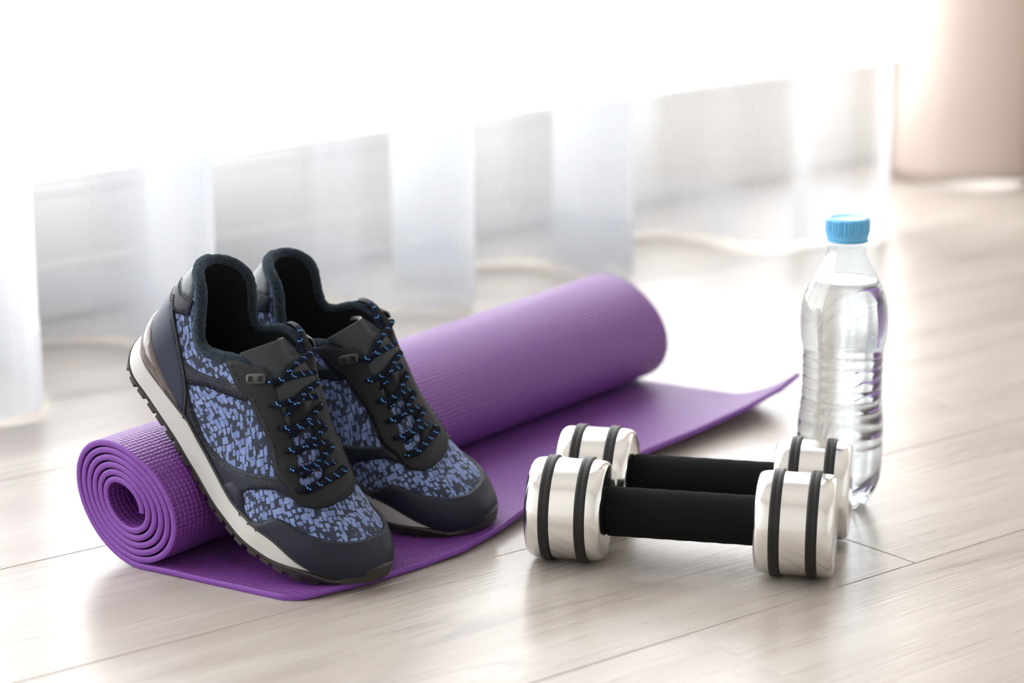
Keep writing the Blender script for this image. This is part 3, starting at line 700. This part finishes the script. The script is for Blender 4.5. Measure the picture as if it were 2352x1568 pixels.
for row in range(-10, 21):
    ph = joint_phase(row)
    for k in range(-3, 4):
        c = S0 + FD * (ph + (k + .5) * PL) + FNv * (PW * (row + .5))
        if abs(c.x - .5) > 4.3 or not (-.6 < c.y < 6.9): continue
        o = bpy.data.objects.new('plank', plank_me); COL.objects.link(o); o.parent = floor
        o.matrix_parent_inverse = Matrix.Identity(4)
        loc = fl_inv @ Vector((c.x, c.y, -PT / 2)); o.location = loc

def wall_box(name, a0, a1, z0, z1, d0, d1, mat, parent=None, bevel=0.):
    """box along the window wall: a along WD from WP, d = depth behind the wall face"""
    bm = box_mesh(a1 - a0, d1 - d0, z1 - z0, bevel, 1)
    o = bm_obj(name, bm, mat, parent, False)
    o.location = WP + WD * ((a0 + a1) / 2) - WNrm * ((d0 + d1) / 2) + Vector((0, 0, (z0 + z1) / 2)); o.rotation_euler = (0, 0, WALL_ANG)
    return o
w = wall_box('wall_left', -1.9, 3.4, 0, .128, 0, .12, M['sill']); w['kind'] = 'structure'
w = wall_box('wall_left', -1.9, 3.4, 2.55, 2.9, 0, .12, M['wall']); w['kind'] = 'structure'
w = wall_box('trim_1', -1.9, 3.4, .1285, .142, -.002, .12, M['sill'], None, .002); w['kind'] = 'structure'
w = wall_box('baseboard_left', -1.9, 3.4, 0.0005, .06, -.010, -.0005, M['sill'], None, .003); w['kind'] = 'structure'
# the rest of the room: end walls, ceiling and the wall opposite the window
def room_box(name, a0, a1, d0, d1, z0, z1, mat):
    o = wall_box(name, a0, a1, z0, z1, -d1, -d0, mat); o['kind'] = 'structure'; return o
room_box('wall_front', 3.4, 3.5, -.12, 4.1, 0, 2.9, M['wall'])
room_box('wall_back', -2.0, -1.9, -.12, 4.1, 0, 2.9, M['wall'])
room_box('wall_right', -1.9, 3.4, 4.0, 4.1, 0, 2.9, M['wall'])
room_box('ceiling', -2.0, 3.5, -.12, 4.1, 2.9, 3.0, M['wall'])
win = wall_box('window_1', -1.9, 3.4, .1425, .150, .0, .09, M['trim'], None, .003); win['kind'] = 'structure'
def win_part(name, a0, a1, z0, z1, d0, d1, mat):
    o = wall_box(name, a0, a1, z0, z1, d0, d1, mat)
    m = Matrix.Translation(win.location) @ Matrix.Rotation(WALL_ANG, 4, 'Z'); m.invert()
    o.parent = win; o.location = m @ o.location; o.rotation_euler = (0, 0, 0); return o
win_part('top_rail', -1.9, 3.4, 2.49, 2.549, .03, .09, M['trim'])
for a in (-1.87, 3.37): win_part('frame_post', a - .03, a + .03, .151, 2.49, .03, .09, M['trim'])
win_part('pane', -1.84, 3.34, .151, 2.49, .056, .062, M['pane'])

# ------------------------------------------------------------------ curtains
def cloth(name, plan, h, z0, mat, parent, flare=None, nz=26, thick=0.0):
    P = catmull(plan, 14); n = len(P); V = []; 
    d = np.r_[0, np.cumsum(np.linalg.norm(np.diff(P, axis=0), axis=1))]
    for j in range(nz):
        z = z0 + (h - z0) * (j / (nz - 1)) ** 1.5
        for i in range(n):
            x, y = P[i]
            if flare: x, y = flare(x, y, z, d[i])
            V.append((x, y, z + (.0035 * math.sin(d[i] * 31) * (1 if j == 0 else 0))))
    F = grid_faces(nz, n)
    o = mobj(name, V, F, mat, parent)
    if thick: 
        sm = o.modifiers.new('thick', 'SOLIDIFY'); sm.thickness = thick
    return o
sheer_plan = [(-1.05, 1.20), (-.93, 1.27), (-.80, 1.30), (-.80, 1.46), (-.79, 1.62), (-.70, 1.66), (-.60, 1.66), (-.50, 1.72), (-.452, 1.752), (-.424, 1.766), (-.4125, 1.795), (-.43, 1.87), (-.49, 1.955), (-.515, 2.0), (-.495, 2.035), (-.45, 2.055), (-.41, 2.063),
  (-.366, 2.04), (-.33, 1.985), (-.300, 1.935), (-.283, 1.93), (-.278, 1.96), (-.30, 2.04), (-.355, 2.12), (-.375, 2.165), (-.35, 2.205), (-.30, 2.24), (-.265, 2.255), (-.225, 2.262), (-.19, 2.235), (-.150, 2.20), (-.10, 2.19), (-.055, 2.185), (-.040, 2.205), (-.052, 2.26), (-.11, 2.325), (-.135, 2.37),
  (-.10, 2.41), (-.04, 2.432), (.002, 2.445), (.04, 2.425), (.08, 2.375), (.112, 2.345), (.132, 2.352), (.13, 2.39), (.07, 2.48), (.05, 2.53), (.085, 2.575), (.145, 2.61), (.186, 2.628), (.23, 2.60), (.285, 2.545), (.33, 2.54), (.367, 2.575), (.41, 2.60), (.445, 2.60), (.468, 2.63), (.476, 2.70)]
sc_root = thing('sheer_curtain', 'long white sheer curtain hanging in deep folds in front of the window', 'curtain', (0, 2.2, 0))
shp = [(x, y - 2.2) for x, y in sheer_plan]
cl = cloth('curtain_panel', shp, 2.45, .007, M['sheer'], sc_root)
hem_plan = shp
Ph = catmull(hem_plan, 14); tn = np.gradient(Ph, axis=0); tn /= np.linalg.norm(tn, axis=1, keepdims=True); Ph2 = Ph + np.stack([tn[:, 1], -tn[:, 0]], 1) * .0012
V = []; NZ = 4
for j in range(NZ):
    for p in Ph2: V.append((p[0], p[1], .0072 + .066 * j / (NZ - 1)))
mobj('hem', V, grid_faces(NZ, len(Ph2)), M['sheer'], sc_root)
dr = thing('beige_drape', 'opaque pale beige curtain gathered beyond the right end of the sheer curtain', 'curtain', (.65, 3.05, 0))
dplan = [(.60, 3.16), (.565, 3.135), (.553, 3.09), (.566, 3.045), (.60, 3.015), (.645, 3.003), (.69, 3.005), (.722, 3.02), (.742, 3.05), (.752, 3.085), (.77, 3.05), (.80, 3.015), (.85, 3.0), (.90, 3.01), (.93, 3.05), (.945, 3.09), (.97, 3.05), (1.02, 3.02), (1.07, 3.03), (1.09, 3.08)]
def dflare(x, y, z, d):
    k = 1 - .10 * min(z, .5) / .5
    return (.2 + (x - .2) * k + (.012 if z < .3 else .012), y)
def dfl(x, y, z, d):
    s = min(z / .25, 1.0)
    return (x + .020 * s * max(0, 1 - (x + .10) / .12), y - .004 * math.sin(min(z / .05, 1) * math.pi))
cloth('drape_panel', [(x - .65, y - 3.05) for x, y in dplan], 2.45, .006, M['drape'], dr, dfl, 30, .003)
# ceiling track that carries both curtains
tr_plan = wall_box('trim_2', -1.2, 2.6, 2.46, 2.5, -.14, -.02, M['trim'], None, .003); tr_plan['kind'] = 'structure'

# ------------------------------------------------------------------ yoga mat
def sole_pose(yaw, el, roll, T, anchor):
    X = np.array([math.cos(el) * math.cos(yaw), math.cos(el) * math.sin(yaw), -math.sin(el)]); Y = np.array([-math.sin(yaw), math.cos(yaw), 0]); Z = np.cross(X, Y)
    Y2 = Y * math.cos(roll) + Z * math.sin(roll); Z2 = -Y * math.sin(roll) + Z * math.cos(roll)
    Mx = np.stack([X, Y2, Z2], 1); return Mx, np.array(T) - Mx @ np.array(anchor)
POSE_A = (R(-34.5), R(38.5), R(0), (-0.1268, 1.3488, .0056), (.225, -.03, 0))
POSE_B = (R(-20.3), R(33.2), R(9.4), (-0.0502, 1.4579, .0056), (.222, -.024, 0))
SOLES = [sole_pose(*POSE_A), sole_pose(*POSE_B)]
MA = R(52.6); AX = np.array([math.cos(MA), math.sin(MA), 0]); PX_ = np.array([math.sin(MA), -math.cos(MA), 0])
MC = np.array([-.268, 1.402, 0.]); MT = .0041; ZC = .0453
def lerp_tab(x, xs, ys): return float(np.interp(x, xs, ys))
edge_a = [0, .004, .010, .023, .05, .08, .137, .187, .24, .32, .40, .48, .55, .635]
edge_p = [.134, .142, .148, .154, .160, .165, .172, .168, .158, .153, .152, .153, .156, .161]
lift_a = [0, .02, .05, .10, .16, .22, .30, .40, .48, .55, .60, .635]
lift_z = [.000, .0025, .0015, .001, .003, .006, .008, .009, .010, .014, .020, .030]
phi0 = math.atan2(-.968, .25); TURNS = 5.8; NSP = 420
def spiral_pt(t):
    ph = phi0 - 2 * math.pi * TURNS * t; rho = 1 - .115 * TURNS * t
    ph_w = .004 * math.sin(3 * ph) * (1 if t > .02 else 0)
    rho += ph_w
    c, s = math.cos(ph), math.sin(ph)
    return np.array([.0480 * rho * c, ZC + .0432 * rho * (-.25 * c + .968 * s)])
NF = 46; NA = 110
pB = spiral_pt(0)
def build_mat():
    root = thing('yoga_mat', 'purple foam exercise mat, mostly rolled up, its loose end flat on the floor', 'exercise mat', tuple(MC))
    sp = np.array([spiral_pt(k / NSP) for k in range(NSP + 1)])
    top = []; 
    avals = np.r_[0, .0015, .003, .005, .008, np.linspace(.012, .628, NA - 5)]
    rows = []
    for a in avals:
        pe = lerp_tab(a, edge_a, edge_p); lz = lerp_tab(a, lift_a, lift_z)
        fl = []
        for k in range(NF):
            f = k / NF; p = pe + (pB[0] - pe) * f
            g = max(0, (p - (pe - .065)) / .065); z = MT / 2 + lz * g * g
            z += .0006 * math.sin(a * 60 + p * 50) * min(1, f * 4) * min(1, (1 - f) * 4) if f > 0 else 0
            if z < MT / 2: z = MT / 2
            fl.append((p, z))
        sc = 1 + .125 * a / .63; q_ = sp.copy(); q_[:, 0] = (sp[:, 0] - pB[0]) * sc + pB[0] - (.027 * a)
        k_ = np.arange(NSP + 1) / NSP; q_[:, 1] = MT / 2 + (sp[:, 1] - MT / 2) * sc
        fl = np.array(fl); w_ = np.arange(NF) / NF; fl[:, 0] -= (.027 * a) * w_
        rows.append(np.vstack([fl, q_]))
    rows = np.array(rows)                                       # NA x NP x 2
    NP = rows.shape[1]
    seg = np.r_[0, np.cumsum(np.linalg.norm(np.diff(rows[NA // 2], axis=0), axis=1))]
    T = np.gradient(rows, axis=1); T /= np.linalg.norm(T, axis=2, keepdims=True)
    Nn = np.stack([T[..., 1], -T[..., 0]], -1)                  # turns with the sheet
    def dent(w):
        # the foam gives way where a sole presses on the roll
        for (Mx, t_) in SOLES:
            l = (w - t_) @ Mx
            if -.01 < l[0] < .20 and abs(l[1]) < .06:
                h = l[2] - float(zb(l[0])) + .0022
                if h > 0:
                    k = min(1, max(0, (.058 - abs(l[1])) / .016)) * min(1, max(0, (.20 - l[0]) / .04)); k = k * k * (3 - 2 * k)
                    w = w - Mx[:, 2] * h * k
        return w
    def to3(q, a):
        sh = .125 * q[0] if q[0] > .012 else .0015
        tele = 0.0
        w = AX * (a + sh + tele) + PX_ * q[0]
        w = np.array([w[0], w[1], q[1]])
        return tuple(dent(w)) if q[1] > .03 else tuple(w)
    hw = MT / 2; rd = .0007
    V = []; UV = []; 
    # loop around the section of the sheet at every station along p: top face (a 0..end), end edge, bottom face, near edge
    up = rows + Nn * hw; dn = rows - Nn * hw
    for j in range(NP):
        for i in range(NA): V.append(to3(up[i, j], avals[i])); UV.append((seg[j], avals[i]))
    o1 = len(V)
    for j in range(NP):
        for i in range(NA): V.append(to3(dn[i, j], avals[i])); UV.append((seg[j], avals[i]))
    F = [];  mi = []
    for j in range(NP - 1):
        for i in range(NA - 1):
            a = j * NA + i
            F.append((a, a + NA, a + NA + 1, a + 1)); mi.append(0)
            F.append((o1 + a, o1 + a + 1, o1 + a + NA + 1, o1 + a + NA)); mi.append(0)
    # edges, with own verts (slightly bulged, rough)
    def strip(get_u, get_d, n, outv):
        base = len(V)
        for k in range(n):
            u = np.array(get_u(k)); d = np.array(get_d(k)); j_ = (rng.random() - .5) * .0003; e_ = 0. if k in (0, n - 1) else 1.
            V.append(tuple(u)); V.append(tuple(u * .8 + d * .2 + outv(k) * e_ * (.0005 + j_))); V.append(tuple(u * .5 + d * .5 + outv(k) * e_ * (.0007 + j_))); V.append(tuple(u * .2 + d * .8 + outv(k) * e_ * (.0005 - j_))); V.append(tuple(d))
            for q in range(5): UV.append((0, 0))
        for k in range(n - 1):
            for q in range(4):
                a = base + k * 5 + q; F.append((a, a + 1, a + 6, a + 5)); mi.append(1)
    strip(lambda j: V[j * NA], lambda j: V[o1 + j * NA], NP, lambda k: -AX)
    strip(lambda j: V[j * NA + NA - 1], lambda j: V[o1 + j * NA + NA - 1], NP, lambda k: AX)
    strip(lambda i: V[i], lambda i: V[o1 + i], NA, lambda k: PX_)
    e = (NP - 1) * NA
    strip(lambda i: V[e + i], lambda i: V[o1 + e + i], NA, lambda k: PX_ * .3)
    o = mobj('foam_sheet', V, F, M['mat'], root, True, UV)
    o.data.materials.append(M['mat_edge']); o.data.polygons.foreach_set('material_index', mi)
    bm = bmesh.new(); bm.from_mesh(o.data); bmesh.ops.remove_doubles(bm, verts=bm.verts, dist=1e-6); bmesh.ops.recalc_face_normals(bm, faces=bm.faces); bm.to_mesh(o.data); bm.free()
    es = o.modifiers.new('es', 'EDGE_SPLIT'); es.split_angle = R(50)
    return root
build_mat()

# ------------------------------------------------------------------ dumbbells
def mat_chrome():
    t = NT('polished_chrome'); tc = t.n('TexCoord'); b = t.bsdf((.80, .79, .775), .13, 1.0)
    n1 = t.noise(tc.outputs['Object'], 70, 3, .6); n2 = t.noise(t.mapping(tc.outputs['Object'], (40, 400, 400)), 1, 4, .7)
    t.l(t.math('MULTIPLY_ADD', n2, .16, .08), b.inputs['Roughness'])
    t.bump(t.math('ADD', n1, t.math('MULTIPLY', n2, .3)), .16, .0006); return t.m
M['chrome'] = mat_chrome()
def mat_rubber():
    t = NT('black_rubber_band'); tc = t.n('TexCoord'); b = t.bsdf((.012, .0115, .011), .45); b.inputs['Specular IOR Level'].default_value = .3
    t.bump(t.noise(tc.outputs['Object'], 500, 3), .15, .0004); return t.m
M['rubber'] = mat_rubber()
def mat_foam():
    t = NT('black_foam_grip'); tc = t.n('TexCoord')
    v = t.n('TexVoronoi'); v.inputs['Scale'].default_value = 330; t.l(tc.outputs['Object'], v.inputs['Vector'])
    sp = t.math('MULTIPLY', t.ramp(v.outputs['Distance'], [(.06, 1.), (.11, 0.)]), t.ramp(t.noise(tc.outputs['Object'], 120, 2), [(.52, 0.), (.66, 1.)]))
    b = t.bsdf(t.mix(t.math('MULTIPLY', sp, .6), (.006, .006, .0065), (.12, .12, .12)), .95); b.inputs['Specular IOR Level'].default_value = .12
    t.bump(t.noise(tc.outputs['Object'], 1500, 4, .7), .6, .0004); return t.m
M['foam'] = mat_foam()
M['print'] = simple('white_print', (.55, .55, .55), .7)
DB_L = .2105; HEAD_L = .0535; HEAD_R = .0353; BAND_W = .0072; GR = .0172; BO = .0143
def dumbbell(label, loc, ang, spin, group):
    root = thing('dumbbell', label, 'dumbbell', loc, group); root.rotation_euler = (0, 0, ang)
    zc = HEAD_R + .0016
    def rot90(V):                                             # lathe z -> x
        return np.stack([V[:, 2], V[:, 0] * math.cos(spin) - V[:, 1] * math.sin(spin), V[:, 0] * math.sin(spin) + V[:, 1] * math.cos(spin) + zc], 1)
    for s in (-1, 1):
        x0 = s * (DB_L / 2 - HEAD_L); x1 = s * DB_L / 2
        Lh = HEAD_L; prof = [(0.0005, 0), (.018, 0), (.0312, .0001), (.0326, .0005), (.0339, .0018), (.0347, .0038), (.0351, .0060), (HEAD_R, .0082), (HEAD_R, .0102)]
        g = []
        for cx in (BO, Lh - BO):
            g += [(HEAD_R, cx - .0038), (HEAD_R - .0016, cx - .0035), (HEAD_R - .0016, cx + .0035), (HEAD_R, cx + .0038)]
        prof += g + [(HEAD_R, Lh - .0102), (HEAD_R, Lh - .0082), (.0351, Lh - .0060), (.0347, Lh - .0038), (.0339, Lh - .0018), (.0326, Lh - .0005), (.0312, Lh - .0001), (.018, Lh), (.0005, Lh)]
        V, F = lathe(prof, 96)
        V = rot90(V) ; V[:, 0] = x0 + s * V[:, 0]
        if s > 0: F = [f[::-1] for f in F]
        h = mobj('weight_head', V, F, M['chrome'], root)
        bm = bmesh.new(); bm.from_mesh(h.data); bmesh.ops.recalc_face_normals(bm, faces=bm.faces); bm.to_mesh(h.data); bm.free()
        es = h.modifiers.new('es', 'EDGE_SPLIT'); es.split_angle = R(42)
        for cx in (BO, Lh - BO):
            bw = BAND_W / 2; r1 = HEAD_R + .0016
            pb = [(HEAD_R - .0012, cx - bw), (r1 - .0006, cx - bw), (r1 - .0001, cx - bw + .0006), (r1, cx - bw + .0012), (r1 - .0001, cx - .0003), (r1 - .0002, cx), (r1 - .0001, cx + .0003), (r1, cx + bw - .0012), (r1 - .0001, cx + bw - .0006), (r1 - .0006, cx + bw), (HEAD_R - .0012, cx + bw)]
            V, F = lathe(pb, 96); V = rot90(V); V[:, 0] = x0 + s * V[:, 0]
            if s > 0: F = [f[::-1] for f in F]
            mobj('rubber_band', V, F, M['rubber'], root)
        # steel neck between the head and the grip
        pn = [(.0125, 0), (.0125, .006)]
    gl = DB_L - 2 * HEAD_L
    pg = [(.010, -gl / 2 + .0002), (GR - .001, -gl / 2 + .0002), (GR, -gl / 2 + .0015)] + [(GR + .00012 * math.sin(k * 1.7), -gl / 2 + .002 + (gl - .004) * k / 24) for k in range(25)] + [(GR, gl / 2 - .0015), (GR - .001, gl / 2 - .0002), (.010, gl / 2 - .0002)]
    V, F = lathe(pg, 64); V = rot90(V); grip = mobj('foam_grip', V, F, M['foam'], root)
    return root, zc, rot90
DB_ANG = R(-12.2)
DBF = (0.1172, 1.4015, 0.0)
d1, zc, rt = dumbbell('front chrome dumbbell with black foam grip and rubber bands, nearest the camera', DBF, DB_ANG, .3, 'chrome dumbbells on the floor')
DBB = (0.1392, 1.4800, 0.0)
d2, _, _ = dumbbell('rear chrome dumbbell with black foam grip, lying behind the other beside the bottle', DBB, R(-12.4), 1.1, 'chrome dumbbells on the floor')
# worn white print dashes low on the front grip
ac = Acc()
for k, (xx, ww) in enumerate([(-.022, .005), (-.013, .003), (-.004, .008), (.010, .004), (.019, .006), (.029, .004)]):
    a0 = R(-78) + .02 * (k % 2)
    for da in (0,):
        Vb = []
        for e in (-ww / 2, ww / 2):
            for aa in (a0 - .03, a0 + .03):
                r = GR + .0002; Vb.append((xx + e, -r * math.cos(aa), zc + r * math.sin(aa)))
        ac.add(Vb, [(0, 1, 3, 2)])
po = ac.obj('worn_print', M['print'], d1, False)

# ------------------------------------------------------------------ water bottle
def bottle():
    root = thing('water_bottle', 'clear plastic water bottle with light blue screw cap, standing behind the dumbbells', 'bottle', (.2466, 1.543, 0))
    t = NT('clear_pet_plastic'); tr = t.n('BsdfTransparent'); tr.inputs['Color'].default_value = (.93, .965, .985, 1); gl = t.n('BsdfGlossy'); gl.inputs['Roughness'].default_value = .03
    m = t.n('MixShader'); t.l(t.math('ADD', schlick(t), .03), m.inputs[0]); t.l(tr.outputs[0], m.inputs[1]); t.l(gl.outputs[0], m.inputs[2]); t.l(m.outputs[0], t.out.inputs[0])
    M['pet'] = t.m
    t = NT('water'); b = t.bsdf((1, 1, 1), 0.0); b.inputs['Transmission Weight'].default_value = 1.0; b.inputs['IOR'].default_value = 1.33; b.inputs['Base Color'].default_value = (.985, .995, 1, 1)
    M['water'] = t.m
    # (radius, height) read off the bottle, in metres
    def ring(z, r, d=.0012, w=.0016): return [(r, z - w), (r - d, z), (r, z + w)]
    body = [(.0235, .0055), (.0262, .009), (.0290, .0150), (.0310, .0230), (.0318, .0320), (.0320, .0420)]
    for z in (.050, .058): body += ring(z, .0320, .0005)
    body += [(.0318, .066), (.0312, .073)]
    for z, r in ((.0790, .0306), (.0875, .0300), (.0960, .0298), (.1045, .0298), (.1130, .0298), (.1200, .0300)): body += ring(z, r, .0006, .0014)
    body += [(.0302, .1255), (.0308, .1285), (.0318, .1345), (.0323, .1430), (.0324, .1500), (.0318, .1580), (.0300, .1660), (.0270, .1735), (.0232, .1810), (.0192, .1880), (.0165, .1935), (.0152, .1965), (.0143, .1990), (.0140, .2035), (.0138, .2060)]
    neck = [(.0138, .2062), (.0168, .2064), (.0171, .2072), (.0168, .2080), (.0138, .2082), (.0132, .2090), (.0130, .2180)]
    def lob(r, z, a):
        if z < .024:
            k = (1 - z / .024); s = abs(math.cos(2.5 * a)) ** .8
            return r * (1 - .16 * k * (1 - s)), z + .0055 * k * (1 - s) * 1.2
        return r, z
    base = [(.0008, .0065), (.006, .0062), (.012, .0040), (.0170, .0010), (.0200, .0000), (.0222, .0012), (.0235, .0050)]
    prof = base + body[0:] + neck
    V, F = lathe(prof, 90, lob); o = mobj('bottle_body', V, F, M['pet'], root)
    wi = [(r - .0006, z + (.0008 if z < .01 else 0)) for r, z in base + body if z < .1795]
    wi[0] = (.0005, wi[0][1]); ztop = .1790; rt_ = float(np.interp(ztop, [z for r, z in body[-14:]], [r for r, z in body[-14:]])) - .0006
    wi += [(rt_, ztop), (rt_ - .0006, ztop - .0002), (rt_ - .004, ztop - .0004), (.0005, ztop - .0004)]
    V, F = lathe(wi, 90, lob); w = mobj('water', V, F, M['water'], root)
    bm = bmesh.new(); bm.from_mesh(w.data); bmesh.ops.remove_doubles(bm, verts=bm.verts, dist=1e-6); bmesh.ops.holes_fill(bm, edges=[e for e in bm.edges if e.is_boundary]); bmesh.ops.recalc_face_normals(bm, faces=bm.faces); bm.to_mesh(w.data); bm.free()
    cap = NT('light_blue_cap'); cap.bsdf((.13, .45, .74), .38, 0., Subsurface_Weight=.08); M['cap'] = cap.m
    def rib(r, z, a):
        if .0060 < z < .0148 and r > .0150: return r + .00045 * (1 if math.sin(a * 40) > 0 else -1), z
        return r, z
    pc = [(.0146, 0), (.0150, .0003), (.0152, .0022), (.0152, .0026), (.0154, .0035), (.0157, .0062), (.0157, .0100), (.0157, .0145), (.0155, .0152), (.0150, .0160), (.0142, .0164), (.0125, .0165), (.0120, .0162), (.0005, .0162)]
    V, F = lathe(pc, 160, rib); V[:, 2] += .2052 + .0045; cp = mobj('screw_cap', V, F, M['cap'], root)
    es = cp.modifiers.new('es', 'EDGE_SPLIT'); es.split_angle = R(40)
    pr = [(.0141, .2084), (.0150, .2084), (.0151, .2090), (.0150, .2096), (.0141, .2096)]
    V, F = lathe(pr, 64); mobj('tamper_ring', V, F, M['cap'], root)
    for ch in root.children:
        me = ch.data; co = np.zeros(len(me.vertices) * 3); me.vertices.foreach_get('co', co); co = co.reshape(-1, 3); co[:, 2] *= .972; me.vertices.foreach_set('co', co.ravel()); me.update()
    return root
bottle()
shoe('navy and blue running shoe nearest the camera, heel propped on the rolled mat', *POSE_A, False, 1.0)
shoe('navy and blue running shoe behind and right of the other, heel on the rolled mat', *POSE_B, True, 1.0)
